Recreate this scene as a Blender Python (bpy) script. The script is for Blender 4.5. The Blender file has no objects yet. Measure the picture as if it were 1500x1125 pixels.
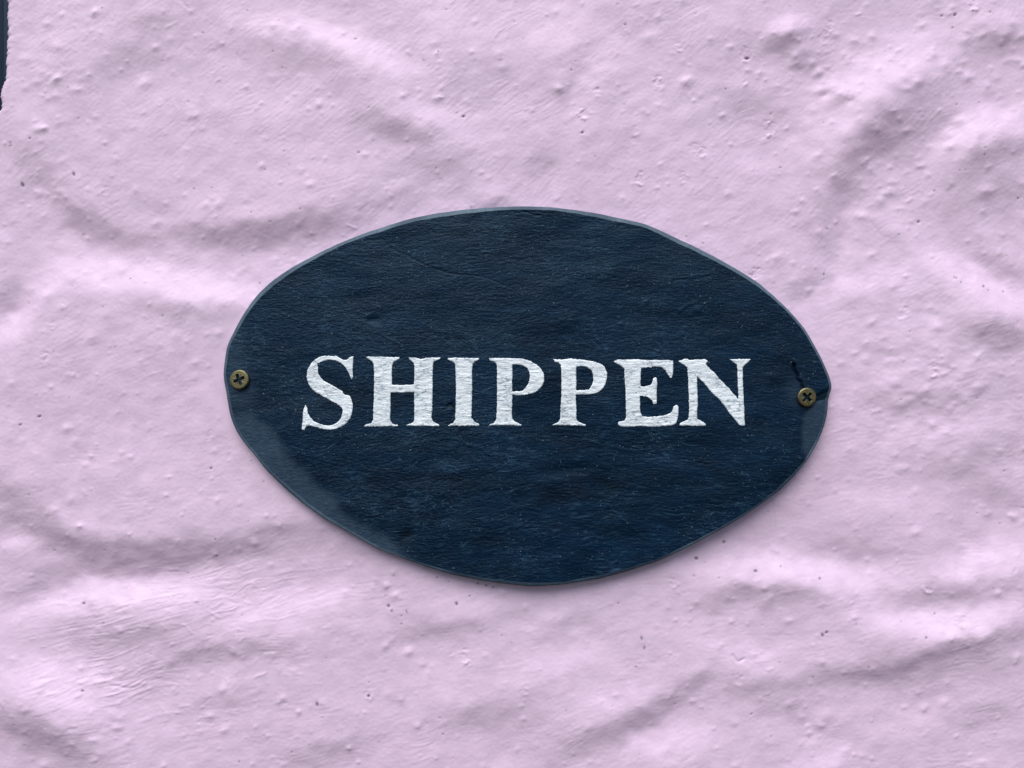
import bpy, math
import numpy as np
from mathutils import Vector, Matrix
from mathutils.geometry import delaunay_2d_cdt

scene = bpy.context.scene
R = math.radians

# ------------------------------------------------------------------ camera
P = 0.00028                 # metres per photograph pixel on the wall's plane
LENS = 30.0
D = 1500 * P * LENS / 36.0  # camera distance from the wall
ZC = 1.5                    # height of the picture's middle above the street

cam_d = bpy.data.cameras.new('camera')
cam_d.lens = LENS; cam_d.sensor_width = 36.0; cam_d.sensor_fit = 'HORIZONTAL'
cam_d.clip_start = 0.01; cam_d.clip_end = 200
cam = bpy.data.objects.new('camera', cam_d)
scene.collection.objects.link(cam)
cam.location = (0, -D, ZC); cam.rotation_euler = (R(90), 0, 0)
scene.camera = cam

# ------------------------------------------------------------------ sky, sun, exposure (soft, overcast daylight)
SUN_EL, SUN_AZ = R(56), R(16)     # azimuth: turned to the left of the wall's outward direction
world = bpy.data.worlds.new('World'); scene.world = world; world.use_nodes = True
wn = world.node_tree.nodes; wl = world.node_tree.links
bg = wn['Background']
sky = wn.new('ShaderNodeTexSky'); sky.sky_type = 'NISHITA'; sky.sun_disc = False
sky.sun_elevation = SUN_EL
to_sun = Vector((-math.sin(SUN_AZ) * math.cos(SUN_EL), -math.cos(SUN_AZ) * math.cos(SUN_EL), math.sin(SUN_EL)))
sky.sun_rotation = math.atan2(to_sun.x, to_sun.y)
sky.air_density = 1.0; sky.dust_density = 1.5; sky.ozone_density = 1.0
wl.new(sky.outputs['Color'], bg.inputs['Color'])
bg.inputs['Strength'].default_value = 0.05

sd = bpy.data.lights.new('sun', 'SUN'); sd.energy = 1.5; sd.angle = R(58); sd.color = (1.0, 0.985, 0.97)
sun = bpy.data.objects.new('sun', sd); scene.collection.objects.link(sun)
sun.rotation_euler = (-to_sun).to_track_quat('-Z', 'Y').to_euler()
sun.location = (-1, -2, 4)

scene.view_settings.view_transform = 'Standard'
scene.view_settings.look = 'None'
scene.view_settings.gamma = 1.0
scene.view_settings.use_curve_mapping = False
scene.view_settings.exposure = 1.14

# ------------------------------------------------------------------ helpers
rng = np.random.default_rng(11)

def px2w(x, y, h=0.0):
    """photograph pixel on the plane h metres in front of the wall -> world x, y, z"""
    k = P * (D - h) / D
    x = np.asarray(x, float); y = np.asarray(y, float)
    return (x - 750) * k, -np.broadcast_to(np.asarray(h, float), x.shape), (562.5 - y) * k + ZC

def fft_noise(ny, nx, lam, step=1.0, aniso=1.0, ang=0.0, lo=None, seed=0):
    """unit-variance smooth noise; lam = correlation length (px); stretched by aniso along ang (degrees, rising to the right)"""
    r = np.random.default_rng(seed)
    f = np.fft.rfft2(r.standard_normal((ny, nx)))
    ky = np.fft.fftfreq(ny, step)[:, None]; kx = np.fft.rfftfreq(nx, step)[None, :]
    a = math.radians(-ang)
    ku = kx * math.cos(a) + ky * math.sin(a); kv = -kx * math.sin(a) + ky * math.cos(a)
    k2 = (ku * aniso) ** 2 + kv ** 2
    g = np.exp(-k2 * (lam ** 2) * 2)
    if lo: g = g * (1 - np.exp(-k2 * (lo ** 2) * 2))
    o = np.fft.irfft2(f * g, s=(ny, nx))
    return o / (o.std() + 1e-12)

def blur(a, s):
    ny, nx = a.shape
    p = int(4 * s) + 1
    b = np.pad(a, p, mode='edge')
    ky = np.fft.fftfreq(b.shape[0])[:, None]; kx = np.fft.rfftfreq(b.shape[1])[None, :]
    g = np.exp(-2 * (math.pi * s) ** 2 * (kx ** 2 + ky ** 2))
    return np.fft.irfft2(np.fft.rfft2(b) * g, s=b.shape)[p:p + ny, p:p + nx]

def lic(noise, theta, n):
    """brush strokes: noise smeared along the direction field theta (radians, image coordinates)"""
    ny, nx = noise.shape
    acc = noise.copy()
    for sgn in (1, -1):
        X, Y = np.meshgrid(np.arange(nx, dtype=np.float32), np.arange(ny, dtype=np.float32))
        for i in range(n):
            xi = np.clip(X + .5, 0, nx - 1).astype(np.int32); yi = np.clip(Y + .5, 0, ny - 1).astype(np.int32)
            t = theta[yi, xi]
            X += sgn * np.cos(t); Y += sgn * np.sin(t)
            xi = np.clip(X + .5, 0, nx - 1).astype(np.int32); yi = np.clip(Y + .5, 0, ny - 1).astype(np.int32)
            acc += noise[yi, xi] * (1 - i / n)
    acc -= acc.mean()
    return acc / acc.std()

def sample(a, u, v):
    """bilinear lookup with mirrored borders (u along columns, v along rows, in cells)"""
    ny, nx = a.shape
    def refl(t, n):
        t = np.mod(t, 2 * (n - 1)); return np.where(t > n - 1, 2 * (n - 1) - t, t)
    u = refl(u, nx); v = refl(v, ny)
    i = np.minimum(u.astype(int), nx - 2); j = np.minimum(v.astype(int), ny - 2)
    fu = u - i; fv = v - j
    return (a[j, i] * (1 - fu) * (1 - fv) + a[j, i + 1] * fu * (1 - fv) + a[j + 1, i] * (1 - fu) * fv + a[j + 1, i + 1] * fu * fv)

def in_poly(poly, X, Y):
    ins = np.zeros(X.shape, bool)
    n = len(poly)
    for i in range(n):
        x0, y0 = poly[i]; x1, y1 = poly[(i + 1) % n]
        if y0 == y1: continue
        c = ((y0 > Y) != (y1 > Y)) & (X < (x1 - x0) * (Y - y0) / (y1 - y0) + x0)
        ins ^= c
    return ins

def mesh_obj(name, co, faces, mat, parent=None, smooth=True, attrs=None):
    me = bpy.data.meshes.new(name)
    co = np.asarray(co, np.float32).reshape(-1, 3)
    if isinstance(faces, np.ndarray):
        k = faces.shape[1]; nf = len(faces)
        me.vertices.add(len(co)); me.vertices.foreach_set('co', co.ravel())
        me.loops.add(nf * k); me.loops.foreach_set('vertex_index', faces.astype(np.int32).ravel())
        me.polygons.add(nf); me.polygons.foreach_set('loop_start', np.arange(0, nf * k, k, dtype=np.int32))
    else:
        me.from_pydata(co.tolist(), [], faces)
    me.update(calc_edges=True); me.validate()
    me.polygons.foreach_set('use_smooth', np.full(len(me.polygons), smooth, bool))
    for an, av in (attrs or {}).items():
        a = me.attributes.new(an, 'FLOAT', 'POINT'); a.data.foreach_set('value', np.asarray(av, np.float32).ravel())
    if mat: me.materials.append(mat)
    o = bpy.data.objects.new(name, me); scene.collection.objects.link(o)
    if parent: o.parent = parent
    return o

def grid_faces(ny, nx, wrap=False):
    j, i = np.meshgrid(np.arange(ny - 1), np.arange(nx if wrap else nx - 1), indexing='ij')
    i2 = (i + 1) % nx
    return np.stack([j * nx + i, j * nx + i2, (j + 1) * nx + i2, (j + 1) * nx + i], -1).reshape(-1, 4)

def new_mat(name):
    m = bpy.data.materials.new(name); m.use_nodes = True
    return m, m.node_tree.nodes, m.node_tree.links, m.node_tree.nodes['Principled BSDF']

def noise_node(n, l, scale, detail=4, rough=.55, vec=None, stretch=None, rot=None):
    t = n.new('ShaderNodeTexNoise'); t.inputs['Scale'].default_value = scale
    t.inputs['Detail'].default_value = detail; t.inputs['Roughness'].default_value = rough
    mp = n.new('ShaderNodeMapping')
    if stretch: mp.inputs['Scale'].default_value = stretch
    if rot: mp.inputs['Rotation'].default_value = rot
    tc = n.new('ShaderNodeTexCoord')
    l.new(tc.outputs['Object'], mp.inputs['Vector']); l.new(mp.outputs['Vector'], t.inputs['Vector'])
    return t.outputs['Fac']

def ramp(n, l, src, stops):
    r = n.new('ShaderNodeValToRGB'); e = r.color_ramp.elements
    while len(e) < len(stops): e.new(.5)
    for k, (p, c) in enumerate(stops):
        e[k].position = p; e[k].color = (*c, 1) if len(c) == 3 else c
    l.new(src, r.inputs['Fac']); return r.outputs['Color']

def mixc(n, l, fac, a, b, mode='MIX'):
    m = n.new('ShaderNodeMix'); m.data_type = 'RGBA'; m.blend_type = mode
    for k, v in ((0, fac), (6, a), (7, b)):
        if isinstance(v, (int, float)): m.inputs[k].default_value = v
        elif isinstance(v, tuple): m.inputs[k].default_value = (*v, 1)
        else: l.new(v, m.inputs[k])
    return m.outputs[2]

def mapr(n, l, src, a, b, c, d):
    m = n.new('ShaderNodeMapRange'); l.new(src, m.inputs[0])
    for k, v in zip((1, 2, 3, 4), (a, b, c, d)): m.inputs[k].default_value = v
    return m.outputs[0]

def attr(n, name):
    a = n.new('ShaderNodeAttribute'); a.attribute_name = name; return a.outputs['Fac']

def bump(n, l, src, strength, dist, prev=None):
    b = n.new('ShaderNodeBump'); b.inputs['Strength'].default_value = strength; b.inputs['Distance'].default_value = dist
    l.new(src, b.inputs['Height'])
    if prev: l.new(prev, b.inputs['Normal'])
    return b.outputs['Normal']

# ------------------------------------------------------------------ materials
def wall_material():
    m, n, l, b = new_mat('lilac_masonry_paint')
    c1 = ramp(n, l, noise_node(n, l, 14, 3), [(.3, (.775, .580, .738)), (.7, (.803, .611, .772))])
    c2 = ramp(n, l, noise_node(n, l, 160, 4), [(.35, (.93, .92, .93)), (.65, (1, 1, 1))])
    col = mixc(n, l, 1.0, c1, c2, 'MULTIPLY')
    col = mixc(n, l, attr(n, 'dirt_shade'), col, (.035, .022, .03))
    l.new(col, b.inputs['Base Color'])
    b.inputs['Roughness'].default_value = .5
    b.inputs['Specular IOR Level'].default_value = .25
    nm = bump(n, l, noise_node(n, l, 900, 3), .035, .0006)
    nm = bump(n, l, noise_node(n, l, 2600, 2), .05, .0003, nm)
    l.new(nm, b.inputs['Normal'])
    return m

def slate_material():
    m, n, l, b = new_mat('varnished_slate')
    base = ramp(n, l, noise_node(n, l, 34, 6, .6, stretch=(1, 1, 2.4), rot=(0, R(6), 0)), [(.30, (.0003, .0055, .017)), (.50, (.0008, .0098, .028)), (.74, (.0018, .0160, .042))])
    streak = noise_node(n, l, 640, 6, .7, stretch=(.30, 1, 1.3), rot=(0, R(9), 0))
    base = mixc(n, l, mapr(n, l, streak, .56, .82, 0, .7), base, (.016, .055, .108))
    base = mixc(n, l, attr(n, 'vein'), base, (.035, .090, .150))
    # thin broken pale lines where the cleavage shows
    for sc_, st_, ro_, wdt in ((95, (.8, 1, 2.4), 15, .007), (150, (.7, 1, 2.6), 5, .009)):
        ln = noise_node(n, l, sc_, 5, .55, stretch=st_, rot=(0, R(ro_), 0))
        ab = n.new('ShaderNodeMath'); ab.operation = 'SUBTRACT'; l.new(ln, ab.inputs[0]); ab.inputs[1].default_value = .5
        ab2 = n.new('ShaderNodeMath'); ab2.operation = 'ABSOLUTE'; l.new(ab.outputs[0], ab2.inputs[0])
        fl_ = mapr(n, l, ab2.outputs[0], 0, wdt, .9, 0)
        mk = mapr(n, l, noise_node(n, l, 48, 3), .50, .66, 0, .8)
        mu = n.new('ShaderNodeMath'); mu.operation = 'MULTIPLY'; l.new(fl_, mu.inputs[0]); l.new(mk, mu.inputs[1])
        base = mixc(n, l, mu.outputs[0], base, (.045, .110, .175))
    sp = noise_node(n, l, 1300, 1)
    base = mixc(n, l, mapr(n, l, sp, .725, .765, 0, .55), base, (.22, .27, .30))
    sc = attr(n, 'pale_refl')
    base = mixc(n, l, sc, base, ramp(n, l, noise_node(n, l, 500, 4), [(.3, (.026, .048, .080)), (.7, (.042, .070, .106))]))  # bright reflection along the margins, painted as a paler, rougher zone
    base = mixc(n, l, attr(n, 'dirt_shade'), base, (.0003, .0030, .010))  # unlit patches and the shade in cracks, painted near-black
    l.new(base, b.inputs['Base Color'])
    rgh = mixc(n, l, sc, (.34, .34, .34), (.55, .55, .55))
    l.new(rgh, b.inputs['Roughness'])
    b.inputs['Specular IOR Level'].default_value = .28
    b.inputs['Specular Tint'].default_value = (.55, .80, 1.0, 1)
    fine = noise_node(n, l, 900, 5, .68, stretch=(.5, 1, 1.25), rot=(0, R(9), 0))
    slant = noise_node(n, l, 900, 5, .68, stretch=(.38, 1, 1.4), rot=(0, R(27), 0))
    tc = n.new('ShaderNodeTexCoord'); sxyz = n.new('ShaderNodeSeparateXYZ'); l.new(tc.outputs['Object'], sxyz.inputs[0])
    side = mapr(n, l, sxyz.outputs['X'], -.02, .07, 0, .8)
    nm = bump(n, l, mixc(n, l, side, fine, slant), .50, .0009)
    nm = bump(n, l, noise_node(n, l, 1900, 3), .12, .0004, nm)
    l.new(nm, b.inputs['Normal'])
    return m

def edge_material():
    m, n, l, b = new_mat('sawn_slate_edge')
    c = ramp(n, l, noise_node(n, l, 700, 4), [(.3, (.060, .098, .140)), (.7, (.105, .155, .200))])
    c = mixc(n, l, mapr(n, l, noise_node(n, l, 38, 4), .42, .62, 0, .75), c, (.020, .045, .075))
    l.new(c, b.inputs['Base Color']); b.inputs['Roughness'].default_value = .62
    b.inputs['Specular IOR Level'].default_value = .35
    l.new(bump(n, l, noise_node(n, l, 1500, 4), .3, .0005), b.inputs['Normal'])
    return m

def letter_material():
    m, n, l, b = new_mat('silver_white_paint')
    c = ramp(n, l, noise_node(n, l, 520, 5, .6, stretch=(.45, 1, 1.2)), [(.30, (.60, .68, .74)), (.50, (.82, .88, .91)), (.75, (.88, .93, .95))])
    c = mixc(n, l, mapr(n, l, noise_node(n, l, 1500, 3, stretch=(.5, 1, 1)), .66, .74, 0, .55), c, (.22, .29, .35))
    ln = noise_node(n, l, 210, 7, .62, stretch=(.6, 1, 1.9))
    ab = n.new('ShaderNodeMath'); ab.operation = 'SUBTRACT'; l.new(ln, ab.inputs[0]); ab.inputs[1].default_value = .5
    ab2 = n.new('ShaderNodeMath'); ab2.operation = 'ABSOLUTE'; l.new(ab.outputs[0], ab2.inputs[0])
    mk = mapr(n, l, noise_node(n, l, 170, 3), .38, .58, 0, .95)
    mu = n.new('ShaderNodeMath'); mu.operation = 'MULTIPLY'; l.new(mapr(n, l, ab2.outputs[0], .005, .028, 1, 0), mu.inputs[0]); l.new(mk, mu.inputs[1])
    c = mixc(n, l, mu.outputs[0], c, (.20, .27, .33))
    l.new(c, b.inputs['Base Color']); b.inputs['Roughness'].default_value = .42
    b.inputs['Specular IOR Level'].default_value = .5
    nm = bump(n, l, noise_node(n, l, 620, 5, .65, stretch=(.35, 1, 1.2), rot=(0, R(6), 0)), .5, .0010)
    l.new(nm, b.inputs['Normal'])
    return m

def brass_material():
    m, n, l, b = new_mat('yellow_plated_steel')
    c = ramp(n, l, noise_node(n, l, 520, 4), [(.32, (.12, .118, .060)), (.52, (.19, .172, .090)), (.72, (.22, .150, .080))])
    l.new(c, b.inputs['Base Color']); b.inputs['Metallic'].default_value = .85
    l.new(mapr(n, l, noise_node(n, l, 1500, 3), .3, .7, .34, .52), b.inputs['Roughness'])
    l.new(bump(n, l, noise_node(n, l, 2600, 3), .22, .0003), b.inputs['Normal'])
    return m

def frame_material(name='dark_blue_gloss_paint', lo=(.010, .028, .048), hi=(.014, .034, .057)):
    m, n, l, b = new_mat(name)
    c = ramp(n, l, noise_node(n, l, 60, 3), [(.3, lo), (.7, hi)])
    l.new(c, b.inputs['Base Color']); b.inputs['Roughness'].default_value = .38; b.inputs['Specular IOR Level'].default_value = .22
    l.new(bump(n, l, noise_node(n, l, 160, 3, stretch=(3, 1, .2)), .15, .001), b.inputs['Normal'])
    return m

M_PANEL = frame_material('navy_gloss_paint', (.0015, .008, .024), (.002, .011, .032))
M_WALL, M_SLATE, M_EDGE, M_LETTER, M_BRASS, M_FRAME = (wall_material(), slate_material(), edge_material(),
                                                       letter_material(), brass_material(), frame_material())

# ------------------------------------------------------------------ sign outline (photograph pixels), smoothed
OUT = [(767,301),(800,302),(840,306),(880,312),(915,320),(943,326),(968,336),(993,348),(1028,364),(1063,383),(1090,399),(1113,413),
       (1143,440),(1163,460),(1180,480),(1193,502),(1203,520),(1213,541),(1220,558),(1222,568),(1221,574),(1215,579),(1215.5,592),(1213,610),
       (1209,625),(1203,640),(1193,660),(1180,680),(1163,700),(1149,714),(1133,727),(1093,755),(1060,775),(1013,800),(967,822),(920,838),
       (880,849),(830,857),(780,861),(750,858),(700,851),(650,840),(600,823),(553,805),(513,783),(467,757),(423,723),(383,684),(376,672),
       (363,657),(353,645),(343,630),(334,607),(330,580),(326,560),(325,547),(328,520),(331,505),(337,493),(345,477),(353,463),(362,449),(373,434),
       (386,420),(400,408),(425,391),(450,378),(487,359),(540,338),(597,320),(633,312),(683,305),(733,302)]
def resample(pts, n):
    p = np.array(pts + [pts[0]], float)
    d = np.r_[0, np.cumsum(np.hypot(*np.diff(p, axis=0).T))]
    t = np.linspace(0, d[-1], n, endpoint=False)
    return np.stack([np.interp(t, d, p[:, 0]), np.interp(t, d, p[:, 1])], 1)
def circ_smooth(a, s):
    k = np.fft.fftfreq(len(a))
    g = np.exp(-2 * (math.pi * s * k) ** 2)
    return np.real(np.fft.ifft(np.fft.fft(a, axis=0) * (g[:, None] if a.ndim == 2 else g), axis=0))
NA = 1300
outer = circ_smooth(resample(OUT, NA), 4.2)
per = circ_smooth(rng.standard_normal(NA), 2.2); per /= per.std()
per2 = circ_smooth(rng.standard_normal(NA), 14); per2 /= per2.std()
tan = np.roll(outer, -3, 0) - np.roll(outer, 3, 0); tan /= np.hypot(*tan.T)[:, None]
nrm_in = np.stack([-tan[:, 1], tan[:, 0]], 1)           # points to the inside (outline runs clockwise in the picture)
C0 = np.array([772., 580.])
if np.mean(np.sum(nrm_in * (C0 - outer), 1)) < 0: nrm_in = -nrm_in
outer += nrm_in * (per * .12)[:, None]
ax_, ay_ = (outer - C0).T
inset = 5.2 + 1.6 * np.clip(-ay_ / 280, 0, 1) + 1.8 * np.exp(-((outer[:, 0] - 390) / 60) ** 2 - ((outer[:, 1] - 430) / 60) ** 2) \
    + .7 * per2 + .15 * per
inset = np.clip(circ_smooth(inset, 1.5), 2.6, 10)
inner = outer + nrm_in * inset[:, None]
inner = circ_smooth(inner, 2.0)

# ------------------------------------------------------------------ the wall: a hand-plastered relief, as real geometry
ST = 1.5
WX0, WX1, WY0, WY1 = -60, 1560, -60, 1185
gx = np.arange(WX0, WX1 + ST, ST); gy = np.arange(WY0, WY1 + ST, ST)
GX, GY = np.meshgrid(gx, gy); NY, NX = GX.shape

# folds of the plaster: slopes turned to the sky (+) and away from it (-): points (photograph pixels), half-width, amount
FOLD = [
 # upper left
 ([(45,190),(55,235),(85,290),(115,325),(160,345),(220,352)],11,-.52),([(90,302),(112,324),(135,338)],9,-.24),([(250,335),(300,343),(360,343),(420,338),(480,328),(540,320)],12,-.82),
 ([(170,320),(260,325),(350,322),(440,312)],10,.25),([(60,385),(130,395),(220,405),(300,422),(380,432)],17,.58),([(270,428),(330,436),(380,438)],10,.3),([(230,460),(290,457),(350,459)],8,-.38),
 ([(85,408),(50,440),(20,480),(-20,520)],16,.55),([(18,405),(8,440),(-2,475)],10,-.55),
 ([(370,40),(440,40),(500,58),(560,88),(610,110)],13,.55),([(300,45),(380,62),(450,76),(490,80)],14,-.2),([(140,118),(170,92),(200,80),(250,82)],14,-.32),([(190,37),(220,31),(265,28)],7,-.28),
 ([(400,97),(440,92),(500,97)],12,-.18),([(528,158),(550,180),(590,191),(645,203)],13,-.5),([(570,150),(620,176),(690,187)],10,.32),([(550,257),(600,247),(650,241),(705,230)],10,-.38),
 ([(540,302),(600,282),(665,265)],12,-.36),([(560,275),(625,261)],8,.2),([(700,300),(725,298),(750,296)],7,-.9),([(705,289),(728,288),(752,288)],5,.5),
 ([(895,60),(870,110),(850,160),(838,205)],10,.34),([(870,58),(845,110),(815,152)],12,-.22),([(802,212),(790,240),(778,268)],12,-.42),([(770,60),(830,40),(880,10)],25,.25),
 ([(620,20),(690,30),(750,20)],22,.15),([(640,130),(720,115),(790,120)],16,-.12),([(60,130),(70,60),(80,0)],14,.12),
 # upper right
 ([(1118,68),(1150,61),(1188,52)],10,-.95),([(1120,46),(1155,39),(1190,42)],8,.5),([(1150,92),(1185,82),(1210,80)],7,-.4),([(1000,102),(1060,92),(1105,80)],18,-.16),([(1055,168),(1095,152),(1140,160)],16,-.28),
 ([(1400,60),(1340,85),(1272,118),(1228,180),(1198,222)],22,.62),([(1390,110),(1340,150),(1302,180),(1280,205),(1250,230),(1232,270),(1225,310),(1218,350),(1213,400)],16,-.55),
 ([(1262,190),(1298,212),(1340,196),(1385,170)],17,-.34),([(1216,408),(1190,416),(1145,420)],10,-.38),([(1258,285),(1246,330),(1237,380),(1230,405)],12,.34),([(1300,300),(1330,340),(1345,375)],8,.25),([(1290,330),(1318,365)],7,-.22),
 ([(1505,170),(1450,180),(1410,200),(1380,232)],16,.8),([(1505,216),(1450,224),(1425,240),(1408,268)],12,-.62),([(1505,285),(1435,292)],24,-.38),([(1415,72),(1450,61),(1505,55)],14,-.5),([(1420,30),(1505,26)],10,.25),
 ([(1375,378),(1420,400),(1460,430),(1505,442)],18,.8),([(1425,374),(1470,395),(1505,406)],11,-.6),([(1395,480),(1440,489),(1505,502)],11,-.5),([(1170,432),(1230,420),(1300,405),(1350,390)],14,.3),
 ([(1300,470),(1370,480),(1420,470)],14,.15),([(1250,560),(1320,552),(1400,560)],13,.15),([(1260,590),(1340,588),(1420,596)],11,-.2),([(1400,560),(1500,575)],18,-.2),
 # lower right
 ([(1180,815),(1250,815),(1325,821)],16,-.34),([(1378,702),(1420,682),(1470,652),(1505,640)],16,-.38),([(1415,722),(1505,737)],14,-.28),([(1300,640),(1380,632),(1440,620)],14,.2),([(1240,735),(1330,742),(1400,735)],16,.16),
 ([(1020,836),(1100,828),(1170,832),(1250,843),(1330,843)],13,.82),([(1375,847),(1440,826),(1505,804)],14,.75),([(1035,888),(1090,866),(1150,865),(1205,866)],8,-.42),([(1315,876),(1400,868),(1485,861)],10,-.38),
 ([(1245,893),(1310,910),(1380,915),(1440,908),(1505,894)],12,.7),([(1175,985),(1250,988),(1300,982),(1340,965),(1380,948),(1440,930),(1505,914)],9,-.8),([(1295,1012),(1400,972),(1505,947)],20,-.32),
 ([(1000,940),(1080,955),(1170,965),(1240,955)],18,.26),([(825,1103),(880,1076),(950,1051),(1000,1016),(1045,988)],11,-.6),([(835,1042),(920,1021),(985,990)],14,.32),([(925,1112),(980,1086),(1045,1075)],13,.5),
 ([(1050,1012),(1120,1006),(1185,995)],10,-.32),([(1100,1046),(1175,1030)],12,-.2),([(1175,1117),(1235,1106)],10,.45),([(1375,1077),(1440,1051),(1505,1040)],12,-.28),([(1300,1060),(1380,1040)],14,.16),
 # lower middle
 ([(555,927),(620,926),(680,919),(755,904)],9,-.36),([(770,926),(810,900),(842,884)],9,.32),([(785,932),(830,911),(865,904)],9,-.3),([(740,985),(820,968),(900,948)],15,.34),([(650,1060),(710,1048),(770,1040)],13,-.32),
 ([(600,1000),(680,998)],14,.16),([(640,880),(720,885)],12,.16),
 # lower left
 ([(-5,700),(25,735),(60,770),(100,797),(150,806),(220,809),(300,803),(370,793),(430,776),(475,758)],13,-.74),([(110,800),(170,815),(240,818)],11,-.35),([(15,882),(60,847),(110,841),(180,836),(260,823),(335,812)],8,-.5),([(400,800),(480,792),(560,800)],13,-.22),
 ([(60,735),(110,765),(160,781),(235,783)],8,.34),([(-5,803),(20,790),(42,800)],8,.45),([(0,740),(20,770),(30,790)],9,-.3),([(15,907),(80,886),(150,871),(230,865),(312,868)],13,.72),
 ([(125,937),(200,931),(265,930)],10,-.38),([(195,992),(270,966),(340,951),(425,944)],9,-.55),([(315,906),(390,891),(460,880),(525,870)],12,.45),([(330,930),(400,922),(470,915)],8,.2),
 ([(15,990),(70,1000),(120,1030),(152,1062)],21,.66),([(95,958),(150,1000)],12,.25),([(-5,1058),(40,1066),(80,1086),(122,1125)],20,-.8),([(265,1053),(310,1042),(355,1030)],10,-.24),([(425,1123),(480,1106),(525,1090)],13,-.4),
 ([(55,600),(48,660),(42,700)],6,.2),([(180,540),(300,548)],30,-.10),
]
CS = 4
cgx, cgy = GX[::CS, ::CS], GY[::CS, ::CS]
S4 = np.zeros(cgx.shape)
for pts, wd, am in FOLD:
    p = np.array(pts, float)
    if len(p) > 2:                                   # Catmull-Rom through the points
        q = np.r_[[2 * p[0] - p[1]], p, [2 * p[-1] - p[-2]]]; o = []
        for a in range(len(p) - 1):
            for t in (0, .25, .5, .75):
                p0, p1, p2, p3 = q[a:a + 4]
                o.append(.5 * (2 * p1 + (p2 - p0) * t + (2 * p0 - 5 * p1 + 4 * p2 - p3) * t * t + (3 * p1 - p0 - 3 * p2 + p3) * t ** 3))
        p = np.array(o + [p[-1]])
    L = np.r_[0, np.cumsum(np.hypot(*np.diff(p, axis=0).T))]
    best = np.full(cgx.shape, 1e9); par = np.zeros(cgx.shape)
    for k in range(len(p) - 1):
        d = p[k + 1] - p[k]; t = np.clip(((cgx - p[k][0]) * d[0] + (cgy - p[k][1]) * d[1]) / (d @ d), 0, 1)
        e = np.hypot(cgx - p[k][0] - t * d[0], cgy - p[k][1] - t * d[1]); m_ = e < best
        best = np.where(m_, e, best); par = np.where(m_, (L[k] + t * (L[k + 1] - L[k])) / L[-1], par)
    S4 += am * np.exp(-.5 * (best / (wd * 1.18)) ** 2) * np.clip(np.sin(np.pi * np.clip(par * .9 + .05, 0, 1)), .12, 1) ** .7
S = sample(S4, np.arange(NX)[None, :] / CS * np.ones((NY, 1)), np.arange(NY)[:, None] / CS * np.ones((1, NX)))
S = blur(S, 2.2)
wx = fft_noise(NY, NX, 16, ST, seed=21) * 4; wy = fft_noise(NY, NX, 16, ST, seed=22) * 3
S = sample(S, np.arange(NX)[None, :] + wx / ST, np.arange(NY)[:, None] + wy / ST)
S = np.where(S < 0, .64 * np.tanh(S / .64), 1.1 * np.tanh(S / 1.1))
S *= 1 + .08 * fft_noise(NY, NX, 14, ST, aniso=2, ang=15, seed=23)
ripple = np.exp(-((GX - 1360) / 130) ** 2 - ((GY - 560) / 120) ** 2)
S += .025 * fft_noise(NY, NX, 34, ST, aniso=2.2, ang=14, seed=26) + .038 * fft_noise(NY, NX, 12, ST, aniso=2.4, ang=22, seed=24)
S += (.014 + .06 * ripple) * fft_noise(NY, NX, 5.5, ST, aniso=2.4, ang=6, seed=25)
dirx, diry = -.38, -.92
ky = np.fft.fftfreq(NY, ST)[:, None] * 2 * math.pi; kx = np.fft.rfftfreq(NX, ST)[None, :] * 2 * math.pi
dd = 1j * (kx * dirx + ky * diry); k2 = kx ** 2 + ky ** 2
Sf = np.fft.rfft2(S - S.mean())
H = np.fft.irfft2(np.conj(dd) * (-Sf) / (np.abs(dd) ** 2 + .10 * k2 + 2.5e-5), s=(NY, NX))
H *= .80                                           # px of height

# direction of the brush
ang = 38 - 26 * np.clip((GY - 250) / 450, 0, 1) - 8 * np.clip((GX - 1000) / 400, 0, 1) * np.clip(1 - abs(GY - 560) / 350, 0, 1)
ang = ang + 6 * fft_noise(NY, NX, 60, ST, seed=31)
sw = np.exp(-((GX - 350) / 60) ** 2 - ((GY - 880) / 50) ** 2)
ang = ang + sw * 18 * fft_noise(NY, NX, 9, ST, seed=32)
th = np.radians(-ang).astype(np.float32)
n1 = fft_noise(NY, NX, .9, ST, seed=33).astype(np.float32)
L1 = lic(n1, th, 9)
n2 = fft_noise(NY, NX, 2.2, ST, seed=34).astype(np.float32)
L2 = lic(n2, th + .12 * fft_noise(NY, NX, 30, ST, seed=35).astype(np.float32), 9)
L3 = lic(n1, th, 26)
patch = np.clip(.65 + .6 * fft_noise(NY, NX, 40, ST, seed=36), .08, 1.9)
crisp = np.exp(-(((GX - 300) / 210) ** 2) - ((GY - 885 + (GX - 300) * .12) / 52) ** 2) + .8 * np.exp(-((GX - 150) / 120) ** 2 - ((GY - 1010) / 70) ** 2)
brush = np.exp(-((GX - 290) / 220) ** 2 - ((GY - 190) / 130) ** 2) + np.exp(-((GX - 760) / 200) ** 2 - ((GY - 90) / 110) ** 2) + np.exp(-((GX - 1030) / 60) ** 2 - ((GY - 30) / 50) ** 2)
H += L3 * .035 * brush * patch
H += L1 * .017 * patch * (1 + 3 * crisp) + L2 * .043 * patch * (1 + 2.0 * crisp) + L3 * .085 * crisp
# combed, sharp-lipped strokes in the thick paint low on the left
lip = np.clip(L3 - .9, 0, 2)
H += lip * crisp * .40
H += fft_noise(NY, NX, 1.6, ST, seed=37) * .012 + fft_noise(NY, NX, 4.0, ST, seed=38, lo=9) * .06

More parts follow.
